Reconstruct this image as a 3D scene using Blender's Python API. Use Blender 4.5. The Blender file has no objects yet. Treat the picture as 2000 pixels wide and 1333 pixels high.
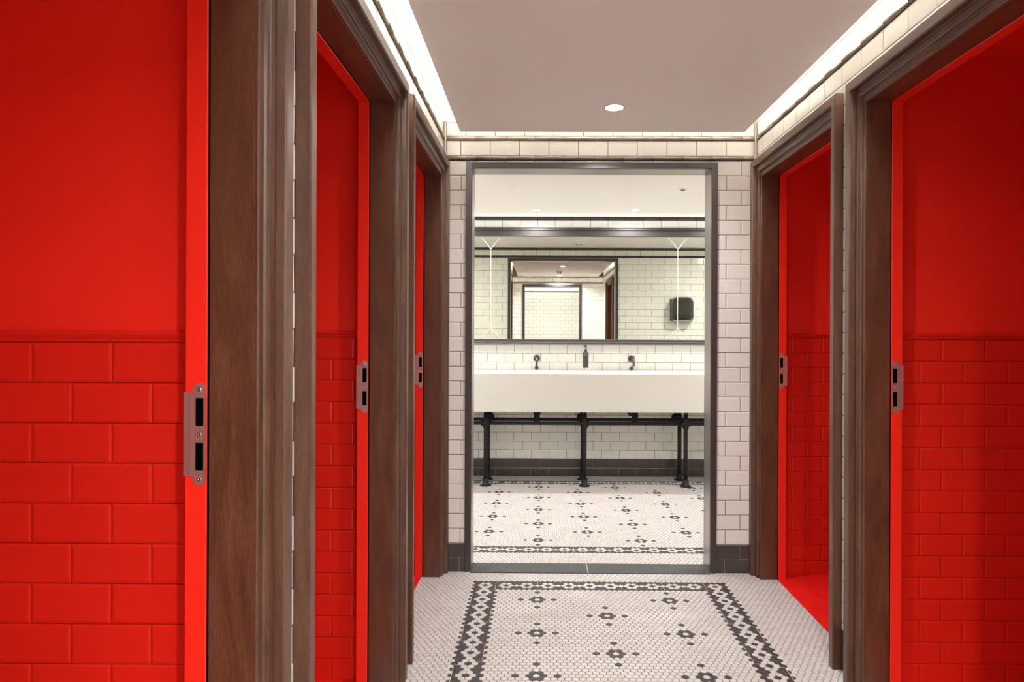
import bpy, math, random
import numpy as np
from mathutils import Vector, Matrix

random.seed(7)
RNG = np.random.default_rng(11)
S = bpy.context.scene
C = S.collection

# ------------------------------------------------------------------ camera
CAM_H = 1.243
F_PX = 1338.0
YAW = 0.008
cam_d = bpy.data.cameras.new('camera')
cam_d.sensor_width = 36.0
cam_d.lens = 36.0 * F_PX / 2000.0
cam_d.shift_x = -(56.0 - F_PX * math.tan(YAW)) / 2000.0
cam_d.shift_y = -14.5 / 2000.0
cam_d.clip_start = 0.02
cam = bpy.data.objects.new('camera', cam_d)
C.objects.link(cam)
cam.location = (0, 0, CAM_H)
cam.rotation_euler = (math.pi / 2, -0.004, YAW)
S.camera = cam

# ------------------------------------------------------------------ world, exposure
w = bpy.data.worlds.new('world')
S.world = w
w.use_nodes = True
w.node_tree.nodes['Background'].inputs[0].default_value = (0.9, 0.85, 0.8, 1)
w.node_tree.nodes['Background'].inputs[1].default_value = 0.0
S.view_settings.view_transform = 'Standard'
S.view_settings.look = 'None'
S.view_settings.gamma = 1.0
S.view_settings.use_curve_mapping = False
S.view_settings.exposure = 0.95
S.cycles.max_bounces = 14
S.cycles.diffuse_bounces = 7
S.cycles.glossy_bounces = 8
S.cycles.use_denoising = True
S.cycles.sample_clamp_indirect = 6.0

# ------------------------------------------------------------------ dimensions (metres, camera stands at x=0, y=0)
XL, XR = -0.510, 1.120          # tile faces of the corridor side walls
XLI, XRI = -0.638, 1.247        # stall-side faces of those walls
YE = 3.572                      # tile face of the end wall
Y2 = 3.700                      # washroom side of that wall
YB = 5.980                      # washroom rear wall
YN = -0.450                     # wall behind the camera
ZR = 2.260                      # underside of the ceiling raft
ZS = 2.450                      # slab over the raft
ZC2 = 2.262                     # washroom ceiling
OPEN_Z = 2.047
TW, TH = 0.1536, 0.0768         # tile module
GT = 0.003                      # tiles stand this far proud of the grout
R2X0, R2X1 = -1.80, 2.60        # washroom side walls
RAFT = (-0.410, 1.020, -0.33, 3.450)

# powers
P_COVE = 7.8                   # W per metre
P_CDOWN = 8.0
P_WDOWN = 5.2
WARM = (1.0, 1.0, 0.965)
NEUT = (1.0, 0.97, 0.93)


def light(name, kind, loc, rot, power, color, parent=None, size=(0.1, 0.1), shape='RECTANGLE', spread=180):
    d = bpy.data.lights.new(name, kind)
    d.energy = power
    d.color = color
    if kind == 'AREA':
        d.shape = shape
        d.size = size[0]
        if shape in ('RECTANGLE', 'ELLIPSE'):
            d.size_y = size[1]
        d.spread = math.radians(spread)
    o = bpy.data.objects.new(name, d)
    C.objects.link(o)
    o.location = loc
    o.rotation_euler = rot
    if parent:
        o.parent = parent
    return o


cove_specs = []
rx0, rx1, ry0, ry1 = RAFT
# LED strips lie on top of the raft a little inside its edge and wash the wall
cove_specs.append(('y', rx0 + 0.03, ry0 + .1, ry1 - .02, -1))
cove_specs.append(('y', rx1 - 0.03, ry0 + .1, ry1 - .02, 1))
cove_specs.append(('x', ry1 - 0.03, rx0 + .02, rx1 - .02, 1))
cove_specs.append(('x', ry0 + 0.03, rx0 + .02, rx1 - .02, -1))
COVE = []
for ax, c, a, b, s in cove_specs:
    L = b - a
    if ax == 'y':
        o = light('cove_strip_light', 'AREA', (c, (a + b) / 2, ZR + 0.035), (0, -s * math.radians(168), 0), P_COVE * L, WARM, None, (0.018, L), spread=95)
    else:
        o = light('cove_strip_light', 'AREA', ((a + b) / 2, c, ZR + 0.035), (s * math.radians(168), 0, 0), P_COVE * 0.8 * L, WARM, None, (L, 0.018), spread=95)
    COVE.append(o)

# ------------------------------------------------------------------ materials


def mat(name, col, rough=0.5, metal=0.0, spec=0.5, emis=None, estr=0.0, coat=0.0):
    m = bpy.data.materials.new(name)
    m.use_nodes = True
    b = m.node_tree.nodes['Principled BSDF']
    b.inputs['Base Color'].default_value = (*col, 1)
    b.inputs['Roughness'].default_value = rough
    b.inputs['Metallic'].default_value = metal
    b.inputs['Specular IOR Level'].default_value = spec
    b.inputs['Coat Weight'].default_value = coat
    if emis:
        b.inputs['Emission Color'].default_value = (*emis, 1)
        b.inputs['Emission Strength'].default_value = estr
    return m


def add_noise(m, scale=(8, 8, 8), amount=0.1, bump=0.0, bscale=None, detail=3.0, dist=0.002, rough_amt=0.0):
    """vary a material's colour and surface with object-space noise"""
    nt = m.node_tree
    b = nt.nodes['Principled BSDF']
    tc = nt.nodes.new('ShaderNodeTexCoord')
    mp = nt.nodes.new('ShaderNodeMapping')
    mp.inputs['Scale'].default_value = scale
    nt.links.new(tc.outputs['Object'], mp.inputs['Vector'])
    n = nt.nodes.new('ShaderNodeTexNoise')
    n.inputs['Scale'].default_value = 1.0
    n.inputs['Detail'].default_value = detail
    nt.links.new(mp.outputs[0], n.inputs['Vector'])
    if amount:
        col = b.inputs['Base Color'].default_value[:3]
        r = nt.nodes.new('ShaderNodeValToRGB')
        r.color_ramp.elements[0].position = 0.3
        r.color_ramp.elements[1].position = 0.7
        r.color_ramp.elements[0].color = (*[c * (1 - amount) for c in col], 1)
        r.color_ramp.elements[1].color = (*[min(1, c * (1 + amount)) for c in col], 1)
        nt.links.new(n.outputs['Fac'], r.inputs[0])
        nt.links.new(r.outputs[0], b.inputs['Base Color'])
    if bump:
        if bscale:
            mp2 = nt.nodes.new('ShaderNodeMapping')
            mp2.inputs['Scale'].default_value = bscale
            nt.links.new(tc.outputs['Object'], mp2.inputs['Vector'])
            n2 = nt.nodes.new('ShaderNodeTexNoise')
            n2.inputs['Scale'].default_value = 1.0
            nt.links.new(mp2.outputs[0], n2.inputs['Vector'])
        else:
            n2 = n
        bp = nt.nodes.new('ShaderNodeBump')
        bp.inputs['Strength'].default_value = bump
        bp.inputs['Distance'].default_value = dist
        nt.links.new(n2.outputs['Fac'], bp.inputs['Height'])
        nt.links.new(bp.outputs[0], b.inputs['Normal'])
    return m


def wood(name, axis):
    m = mat(name, (0.15, 0.075, 0.04), 0.38, spec=0.5)
    m.node_tree.nodes['Principled BSDF'].inputs['IOR'].default_value = 1.62
    m.node_tree.nodes['Principled BSDF'].inputs['Coat Roughness'].default_value = 0.35
    nt = m.node_tree
    b = nt.nodes['Principled BSDF']
    tc = nt.nodes.new('ShaderNodeTexCoord')

    def noise(along, across, detail=4, dist=0.0):
        mp = nt.nodes.new('ShaderNodeMapping')
        sc = [across] * 3
        sc[axis] = along
        mp.inputs['Scale'].default_value = sc
        nt.links.new(tc.outputs['Object'], mp.inputs['Vector'])
        n = nt.nodes.new('ShaderNodeTexNoise')
        n.inputs['Scale'].default_value = 1
        n.inputs['Detail'].default_value = detail
        n.inputs['Distortion'].default_value = dist
        nt.links.new(mp.outputs[0], n.inputs['Vector'])
        return n
    fine = noise(55, 650, 3)
    broad = noise(3.0, 18, 5, 1.6)
    ramp = nt.nodes.new('ShaderNodeValToRGB')
    ramp.color_ramp.elements[0].position = 0.3
    ramp.color_ramp.elements[1].position = 0.72
    ramp.color_ramp.elements[0].color = (0.066, 0.022, 0.009, 1)
    ramp.color_ramp.elements[1].color = (0.118, 0.046, 0.022, 1)
    nt.links.new(broad.outputs['Fac'], ramp.inputs[0])
    r2 = nt.nodes.new('ShaderNodeValToRGB')
    r2.color_ramp.elements[0].position = 0.36
    r2.color_ramp.elements[1].position = 0.62
    r2.color_ramp.elements[0].color = (0.72, 0.72, 0.72, 1)
    r2.color_ramp.elements[1].color = (1.22, 1.22, 1.22, 1)
    nt.links.new(fine.outputs['Fac'], r2.inputs[0])
    mx = nt.nodes.new('ShaderNodeMix')
    mx.data_type = 'RGBA'
    mx.blend_type = 'MULTIPLY'
    mx.inputs[0].default_value = 1.0
    nt.links.new(ramp.outputs[0], mx.inputs[6])
    nt.links.new(r2.outputs[0], mx.inputs[7])
    nt.links.new(mx.outputs[2], b.inputs['Base Color'])
    bp = nt.nodes.new('ShaderNodeBump')
    bp.inputs['Strength'].default_value = 0.25
    bp.inputs['Distance'].default_value = 0.0006
    nt.links.new(fine.outputs['Fac'], bp.inputs['Height'])
    nt.links.new(bp.outputs[0], b.inputs['Normal'])
    return m


M = {}
M['tile'] = add_noise(mat('white glazed tile', (0.80, 0.785, 0.75), 0.16, spec=0.5), (3, 3, 3), 0.035, 0.22, (26, 26, 26), dist=0.0012)
M['tile_room'] = add_noise(mat('cream glazed tile', (0.76, 0.745, 0.705), 0.16, spec=0.5), (3, 3, 3), 0.03, 0.18, (26, 26, 26), dist=0.001)
M['grout'] = mat('brown grey grout', (0.045, 0.032, 0.026), 0.9)
M['grout_light'] = mat('pale grout', (0.42, 0.36, 0.32), 0.9)
M['tile_dark'] = add_noise(mat('charcoal glazed tile', (0.055, 0.045, 0.041), 0.22), (6, 6, 6), 0.12, 0.15, (30, 30, 30), dist=0.001)
M['pencil'] = add_noise(mat('taupe glazed moulding tile', (0.20, 0.165, 0.14), 0.25), (12, 12, 12), 0.15)
M['plaster'] = mat('white plaster', (0.82, 0.78, 0.72), 0.75)
M['raft'] = mat('matt ceiling paint', (0.87, 0.895, 0.84), 0.8)
M['ceil2'] = mat('washroom ceiling paint', (0.84, 0.82, 0.79), 0.8)
M['red'] = add_noise(mat('red paint', (0.80, 0.022, 0.011), 0.42, spec=0.4), (4, 4, 4), 0.02, 0.05, (60, 60, 60), dist=0.0005)
M['red_tile'] = add_noise(mat('red painted tile', (0.63, 0.016, 0.008), 0.33, spec=0.4), (4, 4, 4), 0.04, 0.12, (24, 24, 24), dist=0.001)
M['red_grout'] = mat('red painted grout', (0.47, 0.011, 0.006), 0.6)
M['red_frame'] = mat('red satin enamel', (0.80, 0.022, 0.010), 0.34, spec=0.45)
M['red_floor'] = add_noise(mat('red floor tile', (0.70, 0.010, 0.008), 0.38), (5, 5, 5), 0.05)
M['red_floor_grout'] = mat('faded red grout', (0.75, 0.06, 0.05), 0.8)
M['wood_z'] = wood('dark oak upright grain', 2)
M['wood_y'] = wood('dark oak level grain', 1)
M['black'] = mat('recess shade black', (0.002, 0.002, 0.002), 1.0, spec=0.0)  # black colour stands in for shade inside slots and gaps
M['steel'] = add_noise(mat('brushed stainless steel', (0.66, 0.58, 0.55), 0.38, metal=0.9), (400, 400, 8), 0.1)
M['metal_frame'] = add_noise(mat('dark grey powder coated metal', (0.055, 0.045, 0.045), 0.33, metal=0.25, spec=0.6), (40, 40, 40), 0.05)
M['reveal'] = mat('satin grey metal', (0.34, 0.32, 0.31), 0.30, metal=0.85)
M['mirror_frame'] = mat('charcoal metal', (0.050, 0.042, 0.042), 0.5, metal=0.2, spec=0.6)
M['mirror'] = mat('mirror silver', (0.70, 0.71, 0.65), 0.0, metal=1.0)
M['bevel'] = mat('cut glass edge', (0.72, 0.70, 0.62), 0.2, metal=0.6)
M['hex_white'] = mat('white hexagon mosaic', (0.51, 0.48, 0.475), 0.42)
M['hex_white_b'] = mat('ivory hexagon mosaic', (0.48, 0.445, 0.43), 0.45)
M['hex_black'] = mat('black hexagon mosaic', (0.030, 0.025, 0.026), 0.5)
M['hex_grout'] = mat('mosaic grout', (0.11, 0.085, 0.075), 0.9)
M['sheet_line'] = mat('pale sheet joint', (0.62, 0.57, 0.54), 0.9)
M['slate'] = add_noise(mat('dark slate', (0.034, 0.034, 0.038), 0.6), (18, 18, 18), 0.2)
M['solid'] = mat('cream solid surface', (0.60, 0.58, 0.535), 0.38)
M['iron'] = mat('black iron pipe', (0.012, 0.011, 0.010), 0.5, metal=0.0, spec=0.3)
M['gunmetal'] = mat('gunmetal', (0.10, 0.09, 0.09), 0.24, metal=0.9)
M['soap'] = mat('matt graphite', (0.05, 0.048, 0.05), 0.4, metal=0.3)
M['dryer'] = mat('black gloss enamel', (0.022, 0.022, 0.020), 0.18, coat=0.3)
M['chrome'] = mat('chrome', (0.7, 0.69, 0.66), 0.15, metal=1.0)
M['white_plastic'] = mat('white plastic', (0.80, 0.78, 0.75), 0.4)
M['lamp'] = mat('lit diffuser', (1, 1, 1), 0.5, emis=(1.0, 0.93, 0.86), estr=6.0)

# ------------------------------------------------------------------ mesh builder


class MB:
    def __init__(self):
        self.v, self.f, self.m, self.sm = [], [], [], []

    def face(self, idx, m=0, smooth=False):
        self.f.append(tuple(idx)); self.m.append(m); self.sm.append(smooth)

    def poly(self, pts, m=0, smooth=False):
        n = len(self.v)
        self.v += [tuple(p) for p in pts]
        self.face(range(n, n + len(pts)), m, smooth)

    def box(self, x0, x1, y0, y1, z0, z1, m=0, mats=None):
        """mats: dict with keys -x +x -y +y -z +z overriding the slot"""
        n = len(self.v)
        self.v += [(x0, y0, z0), (x1, y0, z0), (x1, y1, z0), (x0, y1, z0), (x0, y0, z1), (x1, y0, z1), (x1, y1, z1), (x0, y1, z1)]
        g = (mats or {}).get
        for k, q in (('-z', (0, 3, 2, 1)), ('+z', (4, 5, 6, 7)), ('-y', (0, 1, 5, 4)), ('+x', (1, 2, 6, 5)), ('+y', (2, 3, 7, 6)), ('-x', (3, 0, 4, 7))):
            self.face([n + i for i in q], g(k, m))

    def rbox(self, x0, x1, y0, y1, z0, z1, r, m=0):
        """box with chamfered edges"""
        X, Y, Z = (x0, x1), (y0, y1), (z0, z1)
        n = len(self.v)
        idx = {}
        for i in (0, 1):
            for j in (0, 1):
                for k in (0, 1):
                    sx, sy, sz = (1, -1)[i], (1, -1)[j], (1, -1)[k]
                    for a in range(3):
                        p = [X[i] + sx * r, Y[j] + sy * r, Z[k] + sz * r]
                        p[a] = (X[i], Y[j], Z[k])[a]
                        idx[(i, j, k, a)] = len(self.v)
                        self.v.append(tuple(p))
        g = idx
        def F(*ks): self.face([g[k] for k in ks], m)
        F((0,0,0,0),(0,0,1,0),(0,1,1,0),(0,1,0,0)); F((1,0,0,0),(1,1,0,0),(1,1,1,0),(1,0,1,0))
        F((0,0,0,1),(1,0,0,1),(1,0,1,1),(0,0,1,1)); F((0,1,0,1),(0,1,1,1),(1,1,1,1),(1,1,0,1))
        F((0,0,0,2),(0,1,0,2),(1,1,0,2),(1,0,0,2)); F((0,0,1,2),(1,0,1,2),(1,1,1,2),(0,1,1,2))
        for i in (0, 1):
            for j in (0, 1):
                F((i,j,0,0),(i,j,1,0),(i,j,1,1),(i,j,0,1))
        for i in (0, 1):
            for k in (0, 1):
                F((i,0,k,0),(i,1,k,0),(i,1,k,2),(i,0,k,2))
        for j in (0, 1):
            for k in (0, 1):
                F((0,j,k,1),(1,j,k,1),(1,j,k,2),(0,j,k,2))
        for i in (0, 1):
            for j in (0, 1):
                for k in (0, 1):
                    F((i,j,k,0),(i,j,k,1),(i,j,k,2))

    def lathe(self, prof, origin, axis='z', seg=24, m=0, smooth=True):
        """prof: list of (r, t); t along axis"""
        o = Vector(origin)
        A = {'z': (Vector((1, 0, 0)), Vector((0, 1, 0)), Vector((0, 0, 1))),
             'y': (Vector((1, 0, 0)), Vector((0, 0, -1)), Vector((0, 1, 0))),
             'x': (Vector((0, 1, 0)), Vector((0, 0, 1)), Vector((1, 0, 0)))}[axis]
        rings = []
        for r, t in prof:
            n = len(self.v)
            if r < 1e-6:
                self.v.append(tuple(o + A[2] * t)); rings.append([n] * seg)
            else:
                for i in range(seg):
                    a = 2 * math.pi * i / seg
                    self.v.append(tuple(o + A[0] * r * math.cos(a) + A[1] * r * math.sin(a) + A[2] * t))
                rings.append(list(range(n, n + seg)))
        for a, b in zip(rings, rings[1:]):
            for i in range(seg):
                j = (i + 1) % seg
                q = [a[i], a[j], b[j], b[i]]
                q = [x for k, x in enumerate(q) if x not in q[:k]]
                if len(q) > 2:
                    self.face(q, m, smooth)
        if prof[0][0] > 1e-6:
            self.face(rings[0][::-1], m)
        if prof[-1][0] > 1e-6:
            self.face(rings[-1], m)

    def tube(self, pts, r, seg=16, m=0):
        pts = [Vector(p) for p in pts]
        rr = r if isinstance(r, (list, tuple)) else [r] * len(pts)
        prev = None
        rings = []
        for i, p in enumerate(pts):
            t = (pts[min(i + 1, len(pts) - 1)] - pts[max(i - 1, 0)]).normalized()
            if prev is None:
                a = Vector((0, 0, 1)) if abs(t.z) < .9 else Vector((1, 0, 0))
                u = t.cross(a).normalized()
            else:
                u = (prev - t * prev.dot(t)).normalized()
            prev = u
            v = t.cross(u)
            n = len(self.v)
            for k in range(seg):
                a = 2 * math.pi * k / seg
                self.v.append(tuple(p + (u * math.cos(a) + v * math.sin(a)) * rr[i]))
            rings.append(range(n, n + seg))
        for a, b in zip(rings, rings[1:]):
            for k in range(seg):
                j = (k + 1) % seg
                self.face([a[k], a[j], b[j], b[k]], m, True)
        self.face(list(rings[0])[::-1], m)
        self.face(list(rings[-1]), m)

    def build(self, name, mats, parent=None, origin=(0, 0, 0), kind=None, label=None, cat=None, group=None):
        me = bpy.data.meshes.new(name)
        o3 = Vector(origin)
        if parent is not None and o3.length == 0:
            o3 = Vector(parent.location)
            if parent.parent is not None:
                o3 = o3 + Vector(parent.parent.location)
            off = o3
            oloc = Vector((0, 0, 0))
        else:
            off = o3
            oloc = o3
        me.from_pydata([(x - off.x, y - off.y, z - off.z) for x, y, z in self.v], [], self.f)
        ms = mats if isinstance(mats, (list, tuple)) else [mats]
        for mm in ms:
            me.materials.append(M[mm] if isinstance(mm, str) else mm)
        me.polygons.foreach_set('material_index', self.m)
        me.polygons.foreach_set('use_smooth', self.sm)
        me.update()
        ob = bpy.data.objects.new(name, me)
        C.objects.link(ob)
        ob.location = oloc
        if parent is not None:
            ob.parent = parent
        tag(ob, label, cat, group, kind)
        return ob


def tag(o, label=None, cat=None, group=None, kind=None):
    if label: o['label'] = label
    if cat: o['category'] = cat
    if group: o['group'] = group
    if kind: o['kind'] = kind


def empty(name, loc, label=None, cat=None, group=None, kind=None):
    o = bpy.data.objects.new(name, None)
    o.empty_display_size = 0.1
    C.objects.link(o)
    o.location = loc
    tag(o, label, cat, group, kind)
    return o


def dup(root, loc, label):
    r = root.copy(); C.objects.link(r); r.location = loc; r['label'] = label
    for ch in list(root.children):
        c = ch.copy(); C.objects.link(c); c.parent = r
        for g in list(ch.children):
            d = g.copy(); C.objects.link(d); d.parent = c
    return r


# plane frames: P(u, v, h) -> world; sign fixes the winding
def facing(side, c):
    if side == '-y': return (lambda u, v, h: (u, c - h, v)), False
    if side == '+y': return (lambda u, v, h: (u, c + h, v)), True
    if side == '+x': return (lambda u, v, h: (c + h, u, v)), False
    if side == '-x': return (lambda u, v, h: (c - h, u, v)), True
    if side == '+z': return (lambda u, v, h: (u, v, c + h)), False


def tiles(mb, side, c, u0, u1, v0, v1, ju, m, tw=TW, th=TH, vref=None, t=0.003, gap=0.0026, cush=0.004, drop=0.0012, even_shift=0.0, bond=0.5, tilt=0.0004, holes=()):
    """running-bond tiles on a plane. ju: a joint position of the row that starts at vref"""
    P, flip = facing(side, c)
    vref = v0 if vref is None else vref
    r0 = int(math.floor((v0 - vref) / th + 1e-6))
    r1 = int(math.ceil((v1 - vref) / th - 1e-6))
    for r in range(r0, r1):
        a, b = max(v0, vref + r * th), min(v1, vref + (r + 1) * th)
        off = ju + (bond * tw if r % 2 else 0)
        k0 = int(math.floor((u0 - off) / tw)); k1 = int(math.ceil((u1 - off) / tw))
        for k in range(k0, k1):
            p, q = max(u0, off + k * tw), min(u1, off + (k + 1) * tw)
            rects = [(p, q, a, b)]
            for (hu0, hu1, hv0, hv1) in holes:
                nr = []
                for (p_, q_, a_, b_) in rects:
                    if hu0 >= q_ or hu1 <= p_ or hv0 >= b_ or hv1 <= a_:
                        nr.append((p_, q_, a_, b_)); continue
                    if p_ < hu0: nr.append((p_, hu0, a_, b_))
                    if q_ > hu1: nr.append((hu1, q_, a_, b_))
                    pm, qm = max(p_, hu0), min(q_, hu1)
                    if a_ < hv0: nr.append((pm, qm, a_, hv0))
                    if b_ > hv1: nr.append((pm, qm, hv1, b_))
                rects = nr
            for (p_, q_, a_, b_) in rects:
                one_tile(mb, P, flip, p_ + gap / 2, q_ - gap / 2, a_ + gap / 2, b_ - gap / 2, t, cush, drop, m, tilt)


def one_tile(mb, P, flip, p, q, a, b, t, cush, drop, m, tilt):
    if q - p < 0.006 or b - a < 0.006: return
    cu = min(cush, (q - p) * .3, (b - a) * .3)
    ta, tb = random.uniform(-tilt, tilt), random.uniform(-tilt, tilt)
    n = len(mb.v)
    um, vm = (p + q) / 2, (a + b) / 2
    hu, hv = (q - p) / 2, (b - a) / 2
    for (i0, h) in ((0.0, 0.0), (0.0, t - drop), (cu, t)):
        for (su, sv) in ((-1, -1), (1, -1), (1, 1), (-1, 1)):
            hh = h + (ta * su + tb * sv if h > 0 else 0)
            mb.v.append(P(um + su * (hu - i0), vm + sv * (hv - i0), hh))
    def F(ix):
        ix = [n + i for i in ix]
        mb.face(ix[::-1] if flip else ix, m)
    for L in (0, 4):
        for k in range(4):
            j = (k + 1) % 4
            F((L + k, L + j, L + 4 + j, L + 4 + k))
    F((8, 9, 10, 11))


def pencil(mb, side, c, u0, u1, zc, hh, prot, m, joint=0.0, seg=TW):
    """half-round moulding tiles along a wall, in tile-long pieces"""
    P, flip = facing(side, c)
    k0 = int(math.floor((u0 - joint) / seg)); k1 = int(math.ceil((u1 - joint) / seg))
    N = 6
    for k in range(k0, k1):
        a, b = max(u0, joint + k * seg) + .0003, min(u1, joint + (k + 1) * seg) - .0003
        if b - a < .003: continue
        n = len(mb.v)
        for i in range(N + 1):
            an = -math.pi / 2 + math.pi * i / N
            z, h = zc + hh * math.sin(an), prot * math.cos(an) + .001
            mb.v.append(P(a, z, h)); mb.v.append(P(b, z, h))
        for i in range(N):
            q = [n + 2 * i, n + 2 * i + 1, n + 2 * i + 3, n + 2 * i + 2]
            mb.face(q[::-1] if flip else q, m, True)
        e0 = [n + 2 * i for i in range(N + 1)]; e1 = [n + 2 * i + 1 for i in range(N + 1)]
        mb.face(e0, m); mb.face(e1[::-1], m)


# ------------------------------------------------------------------ floors
P_ = 0.0257
RP = P_ * math.sqrt(3) / 2
U0 = -0.011


def hexes(mb, x0, x1, y_of_row, j0, j1, black):
    Rr = (P_ - 0.0023) / math.sqrt(3)
    ang = [math.radians(90 + 60 * k) for k in range(6)]
    co = [(math.cos(a), math.sin(a)) for a in ang]
    for j in range(j0, j1 + 1):
        y = y_of_row(j)
        half = 0.5 if j % 2 else 0.0
        k0 = int(math.ceil((x0 - U0) / P_ - half)); k1 = int(math.floor((x1 - U0) / P_ - half))
        for k in range(k0, k1 + 1):
            u = k + half
            x = U0 + u * P_
            bl = black(u, j)
            mi = 3 if bl else (1 if random.random() < .6 else 2)
            n = len(mb.v)
            for (cx, cy) in co: mb.v.append((x + Rr * cx, y + Rr * cy, 0.0))
            for (cx, cy) in co: mb.v.append((x + (Rr - .0012) * cx, y + (Rr - .0012) * cy, 0.0012))
            mb.face(range(n + 6, n + 12), mi)
            for i in range(6):
                i2 = (i + 1) % 6
                mb.face((n + i, n + i2, n + 6 + i2, n + 6 + i), mi)


def top_motif(u, j):
    du = ((u + 10 + 2) % 4) - 2
    a = abs(du)
    if abs(j) == 2: return True
    if abs(j) == 1: return a == 1.5
    return a == 0


def side_motif(du, j):
    jj = (j + 2) % 4 - 2
    a = abs(du)
    if a > 2: return False
    if jj == 0: return a in (0, 2)
    if abs(jj) == 1: return a == 1.5
    return a >= 1


def flower(du, dj):
    a, b = abs(du), abs(dj)
    return (b == 0 and a in (1, 3)) or (b == 1 and a == .5) or (b == 4 and a == 0)


def black_corridor(u, j):
    if -2 <= j <= 2:
        if -12 <= u <= 36:
            for uc in (-10, 34):
                if abs(u - uc) <= 2 and j > -2:
                    return side_motif(u - uc, j)
            return top_motif(u, j)
        return False
    if j < -2: return False
    for uc in (-10, 34):
        if abs(u - uc) <= 2: return side_motif(u - uc, j)
    if -8 < u < 32:
        k = round((j - 8) / 8)
        for kk in (k - 1, k, k + 1):
            if kk < 0: continue
            for uf in ((0, 24) if kk % 2 == 0 else (12,)):
                if flower(u - uf, j - (8 + 8 * kk)): return True
    return False


def black_room(u, j):
    if abs(j) <= 2: return top_motif(u, j)
    if abs(j - 80) <= 2: return top_motif(u, j - 80)
    k = round((j - 8) / 8)
    for kk in (k - 1, k, k + 1):
        if kk < 0 or kk > 8: continue
        base = 0 if kk % 2 == 0 else 12
        uf = base + 24 * round((u - base) / 24)
        if flower(u - uf, j - (8 + 8 * kk)): return True
    return False


YC0 = 3.375
yc = lambda j: YC0 - j * RP
yr = lambda j: 3.939 + j * RP
fl = MB()
fl.box(-0.66, 1.26, YN - .1, YE + .05, -0.05, 0.0, 0)
hexes(fl, -0.615, 1.215, yc, -9, 172, black_corridor)
# sheet joints show pale where the mosaic is black
def fline(x0, y0, x1, y1, wd=0.0016):
    d = Vector((x1 - x0, y1 - y0, 0)); n = Vector((-d.y, d.x, 0)).normalized() * wd / 2
    fl.poly([(x0 + n.x, y0 + n.y, .0014), (x0 - n.x, y0 - n.y, .0014), (x1 - n.x, y1 - n.y, .0014), (x1 + n.x, y1 + n.y, .0014)], 4)
ux = lambda u: U0 + u * P_
for u in (-8, 0, 8, 16, 24, 32):
    fline(ux(u), yc(-2.6), ux(u), yc(2.6))
for k in range(0, 10):
    o = 16 * k
    for (uo, ui, s) in ((-12, -8, 1), (36, 32, -1)):
        fline(ux(uo), yc(5.3 + o), ux(uo), yc(11 + o)); fline(ux(uo), yc(4.6 + o), ux(uo + 1.4 * s), yc(4.6 + o))
        fline(ux(uo), yc(11.4 + o), ux(uo + 1.4 * s), yc(11.4 + o))
        fline(ux(ui), yc(13 + o), ux(ui), yc(19 + o)); fline(ux(ui), yc(12.6 + o), ux(ui - 1.4 * s), yc(12.6 + o))
        fline(ux(ui), yc(19.4 + o), ux(ui - 1.4 * s), yc(19.4 + o))
fl.build('floor', ['hex_grout', 'hex_white', 'hex_white_b', 'hex_black', 'sheet_line'], kind='structure',
         label='white hexagon mosaic corridor floor with black flower motifs and border', cat='floor')

fr = MB()
fr.box(R2X0 - .05, R2X1 + .05, Y2 - .02, YB + .05, -0.05, 0.0, 0)
hexes(fr, R2X0, R2X1, yr, -11, 91, black_room)
for u in range(-64, 100, 8):
    for jj in (0, 80):
        x = ux(u)
        fr.poly([(x - .0008, yr(jj - 2.6), .0014), (x + .0008, yr(jj - 2.6), .0014), (x + .0008, yr(jj + 2.6), .0014), (x - .0008, yr(jj + 2.6), .0014)], 4)
fr.build('floor', ['hex_grout', 'hex_white', 'hex_white_b', 'hex_black', 'sheet_line'], kind='structure',
         label='hexagon mosaic washroom floor beyond the doorway', cat='floor')

# ------------------------------------------------------------------ openings of the stalls: (side, near jamb y, far jamb y)
OP_L = [(0.372, 1.2236), (1.507, 2.375), (2.652, 3.480)]
OP_R = [(0.372, 1.2236), (1.530, 2.369), (2.640, 3.480)]
LIN = 0.020     # lining thickness
CW = 0.092      # casing width


def corridor_wall(name, side, ops, label):
    mb = MB()
    if side == 'L':
        xa, xb, out, inn, fac, face_c = XLI, XL - GT, '+x', '-x', '+x', XL - GT
    else:
        xa, xb, out, inn, fac, face_c = XR + GT, XRI, '-x', '+x', '-x', XR + GT
    g = lambda z: {inn: 1, out: 0, '+y': 1, '-y': 1, '-z': 1, '+z': 2}
    ys = [YN]
    for a, b in ops:
        mb.box(xa, xb, ys[-1], a - LIN, 0, ZS, 0, g(0))
        ys.append(b + LIN)
        mb.box(xa, xb, a - LIN, b + LIN, OPEN_Z + LIN, ZS, 0, g(0))
    mb.box(xa, xb, ys[-1], YE + GT, 0, ZS, 0, g(0))
    holes = [(a - CW + .01, b + CW - .01, 0, OPEN_Z + CW - .01) for a, b in ops]
    # wall tiles below the moulding, then the row above it
    tiles(mb, fac, face_c, YN, YE, 0.148, 2.2488, 2.72, 3, vref=2.172 - 30 * TH, holes=holes)
    tiles(mb, fac, face_c, YN, YE, 2.2722, 2.345, 2.657, 3, th=.0728, vref=2.2722, holes=())
    tiles(mb, fac, face_c, YN, YE, 0.0, 0.146, 2.70, 4, th=.073, holes=holes)
    # plaster above the tiles
    if side == 'L': mb.box(xb, xb + .003, YN, YE, 2.346, ZS, 2)
    else: mb.box(xa - .003, xa, YN, YE, 2.346, ZS, 2)
    return mb.build(name, ['grout', 'red', 'plaster', 'tile', 'tile_dark'], kind='structure', label=label, cat='wall')


corridor_wall('wall_left', 'L', OP_L, 'white tiled corridor wall with the wider view of red stalls')
corridor_wall('wall_right', 'R', OP_R, 'white tiled corridor wall opposite with two red stall openings in view')

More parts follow.
